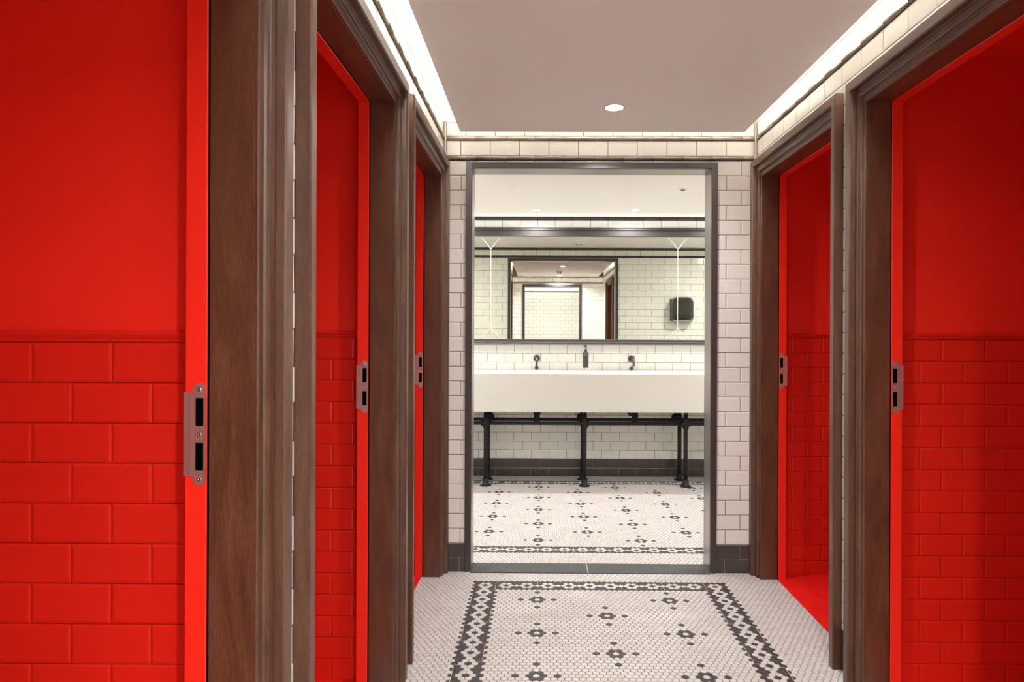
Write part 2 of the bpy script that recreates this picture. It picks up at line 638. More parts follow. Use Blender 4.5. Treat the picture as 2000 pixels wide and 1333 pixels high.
# taupe mouldings
tr = MB(); pencil(tr, '+x', XL, YN, YE, 2.2605, .0105, .010, 0, 2.70)
tr.build('trim_1', ['pencil'], kind='structure', label='taupe pencil moulding along the left cove', cat='trim')
tr = MB(); pencil(tr, '-x', XR, YN, YE, 2.2605, .0105, .010, 0, 2.70)
tr.build('trim_2', ['pencil'], kind='structure', label='taupe pencil moulding along the right cove', cat='trim')
tr = MB(); pencil(tr, '-y', YE, XL + .011, XR - .011, 2.2605, .0105, .010, 0, -.34)
tr.build('trim_3', ['pencil'], kind='structure', label='upper taupe moulding over the washroom doorway', cat='trim')
tr = MB(); pencil(tr, '-y', YE, XL + .011, XR - .011, 2.159, .0095, .010, 0, -.34)
tr.build('trim_4', ['pencil'], kind='structure', label='lower taupe moulding over the washroom doorway', cat='trim')
for i, (x0, x1) in enumerate(((XL, XL + .014), (XR - .014, XR))):
    tr = MB(); tr.rbox(x0, x1, YE - .014, YE, 2.150, 2.347, .003, 0)
    tr.build('trim_%d' % (5 + i), ['pencil'], kind='structure', label='upright taupe bead in the %s corner over the doorway' % ('left', 'right')[i], cat='trim')

# ------------------------------------------------------------------ end wall with the washroom doorway
DX0, DX1, DZ = -0.392, 0.917, 2.136       # outer edges of the metal frame
FW = 0.032


def end_wall():
    mb = MB()
    xa, xb = -2.20, 2.85
    ya, yb = YE + GT, Y2 - GT
    g = {'-y': 0, '+y': 0, '+z': 2, '-z': 0, '+x': 0, '-x': 0}
    # red stall side beyond the corridor walls
    mb.box(xa, XLI, ya, yb, 0, ZS, 0, {**g, '-y': 1})
    mb.box(XRI, xb, ya, yb, 0, ZS, 0, {**g, '-y': 1})
    mb.box(XLI, DX0 + FW, ya, yb, 0, ZS, 0, g)
    mb.box(DX1 - FW, XRI, ya, yb, 0, ZS, 0, g)
    mb.box(DX0 + FW, DX1 - FW, ya, yb, DZ - FW, ZS, 0, g)
    hole = [(DX0 + .008, DX1 - .008, 0, DZ - .008)]
    tiles(mb, '-y', ya, XL + .0005, XR - .0005, .148, 2.1495, -.418, 3, vref=.148, holes=hole)
    tiles(mb, '-y', ya, XL + .014, XR - .014, 2.1695, 2.2495, -.4215, 3, th=.0800, vref=2.1695)
    tiles(mb, '-y', ya, XL + .014, XR - .014, 2.2720, 2.345, -.395, 3, th=.073, vref=2.2720)
    mb.box(XL, XR, ya - .003, ya, 2.346, ZS, 2)
    # washroom side
    tiles(mb, '+y', yb, R2X0, R2X1, .148, 2.1495, -.30, 4, vref=.148, holes=hole)
    tiles(mb, '+y', yb, R2X0, R2X1, 2.1695, 2.2350, -.36, 4, th=.0655, vref=2.1695)
    return mb.build('wall_end', ['grout', 'red', 'plaster', 'tile', 'tile_room'], kind='structure',
                    label='white tiled wall at the corridor end around the washroom doorway', cat='wall')


end_wall()
for nm, side, c, a, b, ju, lab in (('baseboard_left', '-y', YE + GT, XL, DX0 + .006, -.42, 'charcoal tiled skirting between the oak casing and left side of metal frame'),
                                    ('baseboard_right', '-y', YE + GT, DX1 - .006, XR, .9585, 'charcoal tiled skirting at the right of the metal frame'),
                                    ('baseboard_room_left', '+y', Y2 - GT, R2X0, DX0 + .006, -.42, 'charcoal skirting on washroom side left of the doorway'),
                                    ('baseboard_room_right', '+y', Y2 - GT, DX1 - .006, R2X1, .95, 'charcoal skirting on washroom side right of the doorway')):
    bb = MB()
    s = -1 if side == '-y' else 1
    y0, y1 = sorted((c, c + s * .0062))
    bb.box(a, b, y0, y1, 0, .147, 0)
    tiles(bb, side, c, a, b, 0, .148, ju, 1, th=.074, t=.009)
    bb.build(nm, ['grout_light', 'tile_dark'], kind='structure', label=lab, cat='baseboard')

# washroom: rear wall, sides, ceiling
mb = MB()
mb.box(R2X0 - .1, R2X1 + .1, YB + GT, YB + .12, 0, ZC2 + .05, 0)
tiles(mb, '-y', YB + GT, R2X0, R2X1, .150, 2.1495, -.538, 1, vref=.150)
tiles(mb, '-y', YB + GT, R2X0, R2X1, 2.1695, 2.2350, -.49, 1, th=.0655, vref=2.1695)
mb.build('wall_back', ['grout', 'tile_room'], kind='structure', label='cream tiled washroom wall behind the basin and mirror', cat='wall')
bb = MB()
bb.box(R2X0, R2X1, YB - .003, YB + .002, 0, .149, 0)
tiles(bb, '-y', YB + GT, R2X0, R2X1, 0, .072, -.39, 1, th=.072, t=.010)
tiles(bb, '-y', YB + GT, R2X0, R2X1, .073, .150, -.31, 1, th=.077, t=.008, gap=.0009)
bb.build('baseboard_back', ['grout_light', 'tile_dark'], kind='structure', label='charcoal tiled skirting under the basin', cat='baseboard')
for i, (c, side, x0, x1) in enumerate(((R2X0 - GT, '+x', R2X0 - .1, R2X0 - GT), (R2X1 + GT, '-x', R2X1 + GT, R2X1 + .1))):
    mb = MB(); mb.box(x0, x1, Y2 - .01, YB + GT, 0, ZC2 + .05, 0)
    tiles(mb, side, c, Y2, YB, 0.148, 2.2350, 4.0, 1, vref=.148)
    tiles(mb, side, c, Y2, YB, 0, .148, 4.0, 2, th=.074)
    mb.build('wall_room_' + ('left', 'right')[i], ['grout', 'tile_room', 'tile_dark'], kind='structure', label='cream tiled %s side wall of the washroom' % ('left', 'right')[i], cat='wall')
mb = MB(); mb.box(R2X0 - .1, R2X1 + .1, Y2 - .01, YB + .12, ZC2, ZC2 + .05, 0)
ceil_room = mb.build('ceiling', ['ceil2'], kind='structure', label='flat white washroom ceiling', cat='ceiling')
tn = 7
for side, c, a, b, zc, lab in (('-y', YB, R2X0, R2X1, 2.2475, 'thin dark moulding where the washroom wall over the mirror meets the ceiling'),
                               ('-y', YB, R2X0, R2X1, 2.159, 'dark moulding behind the top of the mirror'),
                               ('+y', Y2, R2X0, R2X1, 2.2475, 'dark moulding at the ceiling seen in the mirror'),
                               ('+y', Y2, R2X0, R2X1, 2.159, 'dark moulding over the doorway seen in the mirror')):
    tr = MB(); pencil(tr, side, c, a, b, zc, .009, .010, 0, -.34)
    tr.build('trim_%d' % tn, ['tile_dark'], kind='structure', label=lab, cat='trim')
    tn += 1

# metal door frame
d7 = empty('door_7', ((DX0 + DX1) / 2, YE, 0), 'charcoal metal frame of the open washroom doorway', 'doorway', kind='structure')
yf, yk = YE - .010, Y2 + .010


def frame_mb(parts):
    mb = MB()
    for p in parts: mb.rbox(*p, .0015, 0)
    return mb


# jambs: a face plate each side and the reveal between them
for x0, x1, xr0, xr1 in ((DX0, DX0 + FW, DX0 + .006, DX0 + FW), (DX1 - FW, DX1, DX1 - FW, DX1 - .006)):
    j = frame_mb([(x0, x1, yf, YE + .008, 0, DZ - .0), (x0, x1, Y2 - .008, yk, 0, DZ)])
    j.build('jamb', ['metal_frame'], d7)
    s_ = .001 if x0 == DX0 else -.001
    j = frame_mb([(xr0 + s_, xr1 + s_, YE + .003, Y2 - .003, 0, DZ - FW)])
    j.build('jamb_reveal', ['reveal'], d7, label='satin inner face of the jamb')
frame_mb([(DX0 + FW, DX1 - FW, yf, YE + .008, DZ - FW, DZ), (DX0 + FW, DX1 - FW, Y2 - .008, yk, DZ - FW, DZ)]).build('head', ['metal_frame'], d7)
frame_mb([(DX0 + FW, DX1 - FW, YE + .003, Y2 - .003, DZ - FW - .001, DZ - .006)]).build('head_reveal', ['reveal'], d7, label='satin underside of the frame head')
th = MB()
th.rbox(DX0 + .03, .2492, 3.546, 3.695, -.01, .005, .001, 0)
th.rbox(.2528, DX1 - .03, 3.546, 3.695, -.01, .005, .001, 0)
th.box(.2490, .2530, 3.547, 3.694, -.01, .0042, 1)
th.box(DX0 + .0285, DX0 + .032, 3.547, 3.694, -.01, .0046, 1)
th.box(DX1 - .032, DX1 - .0285, 3.547, 3.694, -.01, .0046, 1)
th.build('threshold', ['slate', 'grout_light'], d7)

# ------------------------------------------------------------------ corridor ceiling raft and slab
mb = MB()
mb.box(rx0, rx1, ry0, ry1, ZR, ZR + .022, 0)
raft = mb.build('ceiling', ['raft'], kind='structure', label='suspended matt ceiling panel over the corridor with glowing edges', cat='ceiling')
mb = MB()
mb.box(XLI, XRI, YN - .1, YE + .12, ZS, ZS + .05, 0)
mb.build('ceiling', ['plaster'], kind='structure', label='white slab above the suspended corridor ceiling', cat='ceiling')
for o in COVE: o.parent = raft

# ------------------------------------------------------------------ stalls
STALL_X = 1.45


def partition(name, xa, xb, ya, yb, label, ju_front=None, ju_back=None, ztop=1.2265, zsh=0.0, fronts=(True, True)):
    """red wall across the stalls; tiled dado and rail on the sides asked for"""
    mb = MB()
    mb.box(xa, xb, ya, yb, 0, 2.232, 0)
    zt = ztop + zsh
    if fronts[0]:
        mb.box(xa, xb, ya - .003, ya, 0, zt, 2)
        tiles(mb, '-y', ya - .001, xa, xb, 0, zt, ju_front - TW / 2, 1, vref=zt - 16 * TH, t=.008, gap=.0014, cush=.005, drop=.0016, tilt=.0004)
    if fronts[1]:
        mb.box(xa, xb, yb, yb + .003, 0, zt, 2)
        tiles(mb, '+y', yb + .001, xa, xb, 0, zt, ju_back - TW / 2, 1, vref=zt - 16 * TH, t=.008, gap=.0014, cush=.005, drop=.0016)
    o = mb.build(name, ['red', 'red_tile', 'red_grout'], kind='structure', label=label, cat='wall')
    rl = MB()
    for f, side, c in ((fronts[0], '-y', ya), (fronts[1], '+y', yb)):
        if f: rail(rl, side, c, xa, xb, zt, ju_front if side == '-y' else ju_back)
    rl.build('dado_rail', ['red_tile'], o)
    return o


def rail(mb, side, c, a, b, zt, joint):
    P, flip = facing(side, c)
    prof = [(zt + .0005, 0), (zt + .0005, .0085), (zt + .003, .011), (zt + .007, .0115), (zt + .011, .014), (zt + .016, .016), (zt + .020, .0145), (zt + .0225, .009), (zt + .0232, 0)]
    k0 = int(math.floor((a - joint) / TW)); k1 = int(math.ceil((b - joint) / TW))
    for k in range(k0, k1):
        p, q = max(a, joint + k * TW) + .0005, min(b, joint + (k + 1) * TW) - .0005
        if q - p < .004: continue
        n = len(mb.v)
        for z, h in prof:
            mb.v.append(P(p, z, h)); mb.v.append(P(q, z, h))
        for i in range(len(prof) - 1):
            f = [n + 2 * i, n + 2 * i + 1, n + 2 * i + 3, n + 2 * i + 2]
            mb.face(f[::-1] if flip else f, 0, False)
        mb.face([n + 2 * i for i in range(len(prof))], 0); mb.face([n + 2 * i + 1 for i in range(len(prof))][::-1], 0)


xl0 = XLI - STALL_X
xr1 = XRI + STALL_X
partition('wall_partition', xl0, XLI, 0.20, .292, 'red partition behind the first left stall', -.818, -.818, fronts=(False, True))
partition('wall_partition', xl0, XLI, 1.309, 1.427, 'red tiled partition filling the left edge of the photo', -.818, -.80, zsh=-.004)
partition('wall_partition', xl0, XLI, 2.455, 2.572, 'red tiled partition seen through the second left opening', -.822, -.80)
partition('wall_partition', xl0, XLI, 3.560, YE + GT, 'red tiled end of the narrowest left stall', -.80, -.80, fronts=(True, False))
partition('wall_partition', XRI, xr1, 0.20, .292, 'red partition behind the first right stall', 1.4, 1.4, fronts=(False, True))
partition('wall_partition', XRI, xr1, 1.309, 1.450, 'red partition on the near side of the wide right stall', 1.4, 1.40)
partition('wall_partition', XRI, xr1, 2.450, 2.560, 'red tiled partition filling the right edge of the photo', 1.424, 1.40)
partition('wall_partition', XRI, xr1, 3.560, YE + GT, 'red tiled end of the narrow right stall', 1.301, 1.40, fronts=(True, False))
for nm, x0, x1, c, side in (('wall_stall_left', xl0 - .08, xl0, xl0, '+x'), ('wall_stall_right', xr1, xr1 + .08, xr1, '-x')):
    mb = MB(); mb.box(x0, x1, .1, YE + .1, 0, 2.24, 0)
    tiles(mb, side, c, .292, 3.56, 0, 1.2265, .5, 1, vref=1.2265 - 16 * TH, t=.008)
    mb.build(nm, ['red', 'red_tile'], kind='structure', label='red tiled wall deep inside the stalls on the %s' % nm.split('_')[-1], cat='wall')
for nm, x0, x1 in (('left', xl0, XLI), ('right', XRI, xr1)):
    mb = MB(); mb.box(x0 - .05, x1 + .05, .1, YE + .02, 2.232, 2.26, 0)
    mb.build('ceiling', ['red'], kind='structure', label='red painted ceiling of the stalls on the %s' % nm, cat='ceiling')
for nm, x0, x1 in (('left', xl0, -.604), ('right', 1.203, xr1)):
    mb = MB(); mb.box(x0, x1, .1, YE, -.04, .0012, 1)
    tiles(mb, '+z', .0, x0, x1, .1, YE - .01, x1 if nm == 'left' else x0, 0, tw=.20, th=.10, t=.0022, gap=.0016, cush=.0008, drop=.0004, tilt=0)
    # tiles run lengthwise along the stall row
    mb.build('floor', ['red_floor', 'red_floor_grout'], kind='structure', label='red tiled floor of the stalls on the %s' % nm, cat='floor')

# ------------------------------------------------------------------ oak door frames
PROF = [(0.0, -.004), (0.0, .0015), (.002, .004), (.021, .004), (.0235, .0085), (.0245, .0135), (.0265, .0150), (.046, .0150), (.0505, .0125),
        (.0535, .0135), (.0555, .0290), (.0585, .0335), (.0885, .0340), (.092, .0305), (.092, -.0055)]


def strike(door, side, yj, zc):
    """brushed keep plate on the far jamb, facing the camera"""
    s = -1 if side == 'L' else 1
    xs = -.5990 if side == 'L' else 1.2090
    Q = lambda a, z, h: (xs + s * a, yj - h, zc + z)
    T = .0014
    mb = MB()

    def slab(a0, a1, z0, z1):
        xa, xb = sorted((xs + s * a0, xs + s * a1))
        mb.box(xa, xb, yj - T, yj + .0, zc + z0, zc + z1, 0)

    def cap(zc_, up):
        n = 14; r = .0118
        pts = [(.0118 + r * math.cos(math.pi * i / n), up * r * math.sin(math.pi * i / n)) for i in range(n + 1)]
        fr_ = [Q(a, zc_ + z, T) for a, z in pts]; bk = [Q(a, zc_ + z, 0) for a, z in pts]
        mb.poly(fr_, 0); mb.poly(bk[::-1], 0)
        for i in range(n):
            mb.poly([fr_[i], fr_[i + 1], bk[i + 1], bk[i]], 0)
    cap(.0797, 1); cap(-.0797, -1)
    slab(0, .0236, .0650, .0797); slab(0, .0236, -.0155, .0150); slab(0, .0236, -.0797, -.0645)
    for z0, z1 in ((.0150, .0650), (-.0645, -.0155)):
        slab(0, .0045, z0, z1); slab(.0190, .0236, z0, z1)
    slab(.0236, .0386, -.0755, .0755)
    xa, xb = sorted((xs + s * .0386, xs + s * .0402))
    mb.box(xa, xb, yj - T, yj + .012, zc - .0745, zc + .0745, 0)
    p = mb.build('strike_plate', ['steel'], door, label='brushed steel keep with two black slots')
    for z0, z1 in ((.0150, .0650), (-.0645, -.0155)):
        h = MB(); xa, xb = sorted((xs + s * .0045, xs + s * .0190))
        h.box(xa, xb, yj - .0004, yj + .001, zc + z0, zc + z1, 0)  # thin black block paints the dark depth of the slot; no pocket behind
        h.build('slot_shade', ['black'], p)
    for z in (.0800, 0, -.0805):
        h = MB()
        h.lathe([(0.0036, 0), (.0036, -.0006), (.0030, -.0012), (.0012, -.0012), (.0009, -.0005), (0, -.0005)], Q(.0118, z, T), 'y', 16)
        h.build('screw', ['chrome'], p)
    return p


def make_door(n, side, a, b, zc, label):
    base_x = XL if side == 'L' else XR
    root = empty('door_%d' % n, (base_x, (a + b) / 2, 0), label, 'door frame', kind='structure')
    s = 1 if side == 'L' else -1
    Xf = lambda h: base_x + s * h

    def board(kind):
        mb = MB()
        N = len(PROF)
        for (w, h) in PROF:
            if kind == 'near': pa, pb = (a - w, 0), (a - w, OPEN_Z + w)
            elif kind == 'far': pa, pb = (b + w, 0), (b + w, OPEN_Z + w)
            else: pa, pb = (a - w, OPEN_Z + w), (b + w, OPEN_Z + w)
            mb.v.append((Xf(h), pa[0], pa[1])); mb.v.append((Xf(h), pb[0], pb[1]))
        for i in range(N - 1):
            mb.face([2 * i, 2 * i + 1, 2 * i + 3, 2 * i + 2], 0)
        mb.face([2 * i for i in range(N)], 0)
        mb.face([2 * i + 1 for i in range(N)], 0)
        return mb
    board('near').build('casing', ['wood_z'], root)
    board('far').build('casing', ['wood_z'], root)
    board('head').build('casing_head', ['wood_y'], root)
    # wooden lining
    xo, xi = Xf(-.004), Xf(-.0840)
    x0, x1 = sorted((xo, xi))
    mb = MB(); mb.rbox(x0, x1, b, b + LIN, 0, OPEN_Z, .001, 0); mb.build('jamb', ['wood_z'], root)
    mb = MB(); mb.rbox(x0, x1, a - LIN, a, 0, OPEN_Z, .001, 0); mb.build('jamb', ['wood_z'], root)
    mb = MB(); mb.rbox(x0, x1, a - LIN, b + LIN, OPEN_Z, OPEN_Z + LIN, .001, 0); mb.build('head_lining', ['wood_y'], root)
    # black strip painted as the shade in the gap, then the red inner frame
    x2, x3 = sorted((Xf(-.0885), XLI if side == 'L' else XRI))
    g0, g1 = sorted((Xf(-.0840), Xf(-.0885)))
    for (p, q) in ((b, b + LIN), (a - LIN, a)):
        mb = MB(); mb.rbox(x2, x3, p, q, 0, OPEN_Z, .002, 0)
        dp = .003
        mb.box(g0, g1, p + (dp if p == b else 0), q - (0 if p == b else dp), 0, OPEN_Z, 1)
        r = mb.build('inner_jamb', ['red_frame', 'black'], root, label='red enamelled inner jamb')
        if p == b and zc:
            strike(root, side, b, zc)
    mb = MB(); mb.rbox(x2, x3, a - LIN, b + LIN, OPEN_Z, OPEN_Z + LIN, .002, 0)
    mb.box(g0, g1, a - LIN, b + LIN, OPEN_Z + .003, OPEN_Z + LIN, 1)
    mb.build('inner_head', ['red_frame', 'black'], root, label='red enamelled inner head')
    return root


make_door(1, 'L', *OP_L[0], 1.060, 'dark oak door frame with the largest steel keep, beside the photo left edge')
make_door(2, 'L', *OP_L[1], 1.056, 'dark oak frame of the second red stall on the left')
make_door(3, 'L', *OP_L[2], 1.056, 'dark oak frame on the left touching the washroom end wall')
make_door(4, 'R', *OP_R[0], None, 'dark oak frame beside the camera seen only in the mirror')
make_door(5, 'R', *OP_R[1], 1.062, 'dark oak frame of the big red stall on the right')
make_door(6, 'R', *OP_R[2], 1.059, 'dark oak frame on the right touching the washroom end wall')

# ------------------------------------------------------------------ behind the camera (seen in the mirror)
NX0, NX1, NZ = -.30, .70, 2.10
mb = MB()
mb.box(XLI, NX0, YN - .12, YN, 0, ZS, 0); mb.box(NX1, XRI, YN - .12, YN, 0, ZS, 0); mb.box(NX0, NX1, YN - .12, YN, NZ, ZS, 0)
tiles(mb, '+y', YN, XL, XR, 0.148, 2.1495, -.4, 1, vref=.148, holes=[(NX0, NX1, 0, NZ)])
tiles(mb, '+y', YN, XL, XR, 2.1695, 2.2495, -.4, 1, th=.08, vref=2.1695)
mb.build('wall_near', ['grout', 'tile'], kind='structure', label='white tiled wall behind the camera, seen in the mirror', cat='wall')
for zc in (2.2605, 2.159):
    tr = MB(); pencil(tr, '+y', YN + .006, XL + .011, XR - .011, zc, .0105, .010, 0, -.34)
    tr.build('trim_%d' % tn, ['pencil'], kind='structure', label='taupe moulding on the wall behind the camera, %s' % ('upper' if zc > 2.2 else 'lower'), cat='trim')
    tn += 1
d8 = empty('door_8', ((NX0 + NX1) / 2, YN, 0), 'charcoal doorway frame reflected deep in the mirror', 'doorway', kind='structure')
for x0 in (NX0 - .03, NX1 - .012):
    frame_mb([(x0, x0 + .042, YN - .13, YN + .016, 0, NZ + .03)]).build('jamb', ['metal_frame'], d8)
frame_mb([(NX0 + .012, NX1 - .012, YN - .13, YN + .016, NZ - .012, NZ + .03)]).build('head', ['metal_frame'], d8)
# lobby beyond it
mb = MB()
mb.box(-1.6, 2.2, -3.22, -3.10, 0, ZS, 0)
tiles(mb, '+y', -3.10, -1.5, 2.1, 0.148, 2.1495, -.4, 1, vref=.148)
tiles(mb, '+y', -3.10, -1.5, 2.1, 2.1695, 2.2495, -.4, 1, th=.08, vref=2.1695)
mb.build('wall_lobby', ['grout', 'tile_room'], kind='structure', label='cream tiled lobby wall reflected through the far doorway', cat='wall')
for zc in (2.2605, 2.159):
    tr = MB(); pencil(tr, '+y', -3.094, -1.5, 2.1, zc, .0105, .010, 0, -.34)
    tr.build('trim_%d' % tn, ['pencil'], kind='structure', label='taupe moulding on the lobby wall, %s' % ('upper' if zc > 2.2 else 'lower'), cat='trim')
    tn += 1
for x0, x1, sd in ((-1.6, -1.5, '+x'), (.88, .98, '-x')):
    mb = MB(); mb.box(x0, x1, -3.1, YN - .12, 0, ZS, 0)
    tiles(mb, sd, x1 if sd == '+x' else x0, -3.1, YN - .12, 0, 2.3, -2, 1)
    mb.build('wall_lobby', ['grout', 'tile'], kind='structure', label='lobby side wall at the %s' % ('left' if sd == '+x' else 'right'), cat='wall')
mb = MB(); mb.box(-1.6, 2.2, -3.2, YN - .1, -.05, 0.001, 0); mb.build('floor', ['hex_white'], kind='structure', label='pale lobby floor behind the camera', cat='floor')
mb = MB(); mb.box(-1.6, 2.2, -3.2, YN - .12, ZS, ZS + .05, 0)
lob = mb.build('ceiling', ['plaster'], kind='structure', label='lobby ceiling behind the camera', cat='ceiling')
light('lobby_fill_light', 'AREA', (.2, -1.35, ZS - .02), (0, 0, 0), 48, WARM, lob, (1.6, 1.2))  # unseen area lamp added to fill the corridor from behind the camera
light('lobby_cove_light', 'AREA', (0, -2.96, 2.36), (math.radians(-60), 0, 0), 3, WARM, lob, (1.8, .03))

# ------------------------------------------------------------------ ceiling fittings


def downlight(loc, power, col, label, group, r=.039, spread=150):
    root = empty('downlight', loc, label, 'ceiling light', group)
    x, y, z = loc
    mb = MB(); mb.lathe([(r, 0.0), (r, -.002), (r + .003, -.0035), (r + .008, -.003), (r + .010, .0)], loc, 'z', 32)
    mb.build('trim_ring', ['white_plastic'], root)
    mb = MB(); mb.lathe([(0, -.0012), (r, -.0012)], loc, 'z', 32)
    mb.build('diffuser', ['lamp'], root)
    L = light('downlight_lamp', 'AREA', (0, 0, -.005), (0, 0, 0), power, col, root, (r * 1.9, r * 1.9), 'DISK', spread)
    return root


downlight((.326, 3.076, ZR), P_CDOWN, WARM, 'small round downlight lit in the corridor ceiling ahead', 'corridor downlights')
downlight((.326, 1.550, ZR), P_CDOWN, WARM, 'corridor downlight overhead, seen only reflected in the mirror', 'corridor downlights')
downlight((.326, -0.120, ZR), P_CDOWN * 3.0, WARM, 'unseen corridor downlight above the camera, boosted to brighten the red stalls', 'corridor downlights')  # position and extra power chosen to light the red stall walls
WX = [-.843, -.034, .775, 1.584]
WL = ['washroom downlight beyond the left jamb, over the basin end', 'washroom downlight over the left tap', 'washroom downlight over the right tap', 'washroom downlight beyond the right jamb, over the basin end']
for x, lb in zip(WX, WL):
    downlight((x, 5.645, ZC2), P_WDOWN, NEUT, lb, 'washroom downlights', .030, 160)


for x, y, lb in ((-1.35, 4.65, 'added washroom fill light high on the left, out of the doorway view'), (2.15, 4.65, 'added washroom fill light high on the right, out of the doorway view')):
    downlight((x, y, ZC2), 16, NEUT, lb, 'washroom downlights', .045, 170)  # unseen lamps added as fill for the washroom and under the basin


def disc_fitting(name, loc, r, h, label, cat, slots=False, ring=False):
    root = empty(name, loc, label, cat)
    x, y, z = loc
    mb = MB(); mb.lathe([(r, 0), (r, -h * .5), (r * .9, -h * .75), (r * .62, -h), (0, -h)], loc, 'z', 32)
    mb.build('housing', ['white_plastic'], root)
    if slots:
        for k in range(4):
            a = math.pi / 4 + k * math.pi / 2
            s_ = MB()
            cx, cy = x + r * .55 * math.cos(a), y + r * .55 * math.sin(a)
            s_.lathe([(r * .22, -h * .8), (r * .22, -h * 1.12), (0, -h * 1.12)], (cx, cy, z), 'z', 14)
            s_.build('sensor_slot', ['black'], root)
    if ring:
        s_ = MB(); s_.lathe([(r * .55, -h * 1.0), (r * .55, -h * 1.15), (r * .45, -h * 1.15), (r * .45, -h)], loc, 'z', 24)
        s_.build('grille_ring', ['steel'], root)
    return root


disc_fitting('smoke_detector', (.427, 4.15, ZC2), .050, .022, 'white smoke detector on washroom ceiling, reflected under the mirror top', 'smoke detector', True)
disc_fitting('smoke_detector', (.300, .69, ZR), .050, .035, 'smoke detector on the corridor ceiling, reflected in the inner doorway', 'smoke detector', True)
disc_fitting('ceiling_speaker', (.994, 4.82, ZC2), .036, .006, 'small round ceiling ring near the top right of the doorway', 'ceiling speaker', False, True)
disc_fitting('ceiling_sensor', (-.20, 4.75, ZC2), .022, .006, 'tiny pale sensor on the washroom ceiling, left of the ring', 'sensor')
disc_fitting('access_plate', (.41, 3.97, ZC2), .055, .004, 'flat round white cover on the washroom ceiling seen in the mirror', 'cover plate')

# ------------------------------------------------------------------ mirror
MX0, MX1, MZ0, MZ1 = -1.25, 2.00, 1.154, 2.145
mroot = empty('wall_mirror', ((MX0 + MX1) / 2, YB, MZ0), 'wide wall mirror in a charcoal frame above the basin', 'mirror')
mb = MB(); mb.rbox(MX0, MX1, 5.900, YB - .001, 2.082, MZ1, .003, 0); mb.rbox(MX0, MX1, 5.890, 5.902, MZ1 - .012, MZ1 + .004, .002, 0)
mb.build('frame_top', ['mirror_frame'], mroot)
mb = MB(); mb.rbox(MX0, MX1, 5.900, YB - .001, MZ0, MZ0 + .016, .002, 0); mb.rbox(MX0, MX1, 5.904, YB - .001, MZ0 + .0175, MZ0 + .040, .002, 0); mb.box(MX0, MX1, 5.907, YB - .002, MZ0 + .012, MZ0 + .02, 1)
mb.build('frame_bottom', ['mirror_frame', 'chrome'], mroot)
for x in (MX0 - .03, MX1):
    mb = MB(); mb.rbox(x, x + .03, 5.900, YB - .001, MZ0, MZ1, .003, 0); mb.build('frame_side', ['mirror_frame'], mroot)
GY = 5.915
mb = MB(); mb.box(MX0, MX1, GY, GY + .006, MZ0 + .038, 2.084, 0)
mb.build('glass', ['mirror'], mroot)
# cut joints between the panes: fork, upright, fork
for i, xs in enumerate((-.433, 1.180)):
    mb = MB()

    def strip(p, q, w):
        d = Vector((q[0] - p[0], q[1] - p[1])); n = Vector((-d.y, d.x)).normalized() * w
        a = [(p[0] + n.x, GY - .0002, p[1] + n.y), (q[0] + n.x, GY - .0002, q[1] + n.y)]
        b = [(p[0] - n.x, GY - .0002, p[1] - n.y), (q[0] - n.x, GY - .0002, q[1] - n.y)]
        c = [(p[0], GY - .0026, p[1]), (q[0], GY - .0026, q[1])]
        mb.poly([a[0], a[1], c[1], c[0]], 0); mb.poly([c[0], c[1], b[1], b[0]], 0)
    zt, zb = 1.972, 1.292
    strip((xs - .085, 2.083), (xs, zt), .0038); strip((xs + .085, 2.083), (xs, zt), .0038)
    strip((xs, zt), (xs, zb), .0030)
    strip((xs, zb), (xs - .092, MZ0 + .039), .004); strip((xs, zb), (xs + .092, MZ0 + .039), .004)
    mb.build('pane_joint', ['bevel'], mroot, label='forked cut joint between mirror panes')
light('mirror_underlight', 'AREA', (0, -.045, -.004), (math.radians(12), 0, 0), 0.12, (0.88, 0.92, 1.0), mroot, (MX1 - MX0, .02))
light('mirror_uplight', 'AREA', (0, -.055, MZ1 - MZ0 + .008), (math.radians(180 + 12), 0, 0), 0.9, NEUT, mroot, (MX1 - MX0, .02))

# ------------------------------------------------------------------ basin and pipe stand
BX0, BX1, BY0, BY1, BZ0, BZ1 = -1.25, 2.00, 5.450, YB - .010, .616, .925
sroot = empty('trough_basin', ((BX0 + BX1) / 2, (BY0 + BY1) / 2, BZ0), 'long cream trough basin on black pipe legs', 'basin')
mb = MB()
x0, x1, y0, y1 = BX0, BX1, BY0, BY1
r = .028
n0 = len(mb.v)
e = .003
outer = [(x0, y0), (x1, y0), (x1, y1), (x0, y1)]
loops = []


def loop(ins, z):
    n = len(mb.v)
    for (sx, sy, x, y) in ((1, 1, x0, y0), (-1, 1, x1, y0), (-1, -1, x1, y1), (1, -1, x0, y1)):
        mb.v.append((x + sx * ins, y + sy * ins, z))
    loops.append(n)


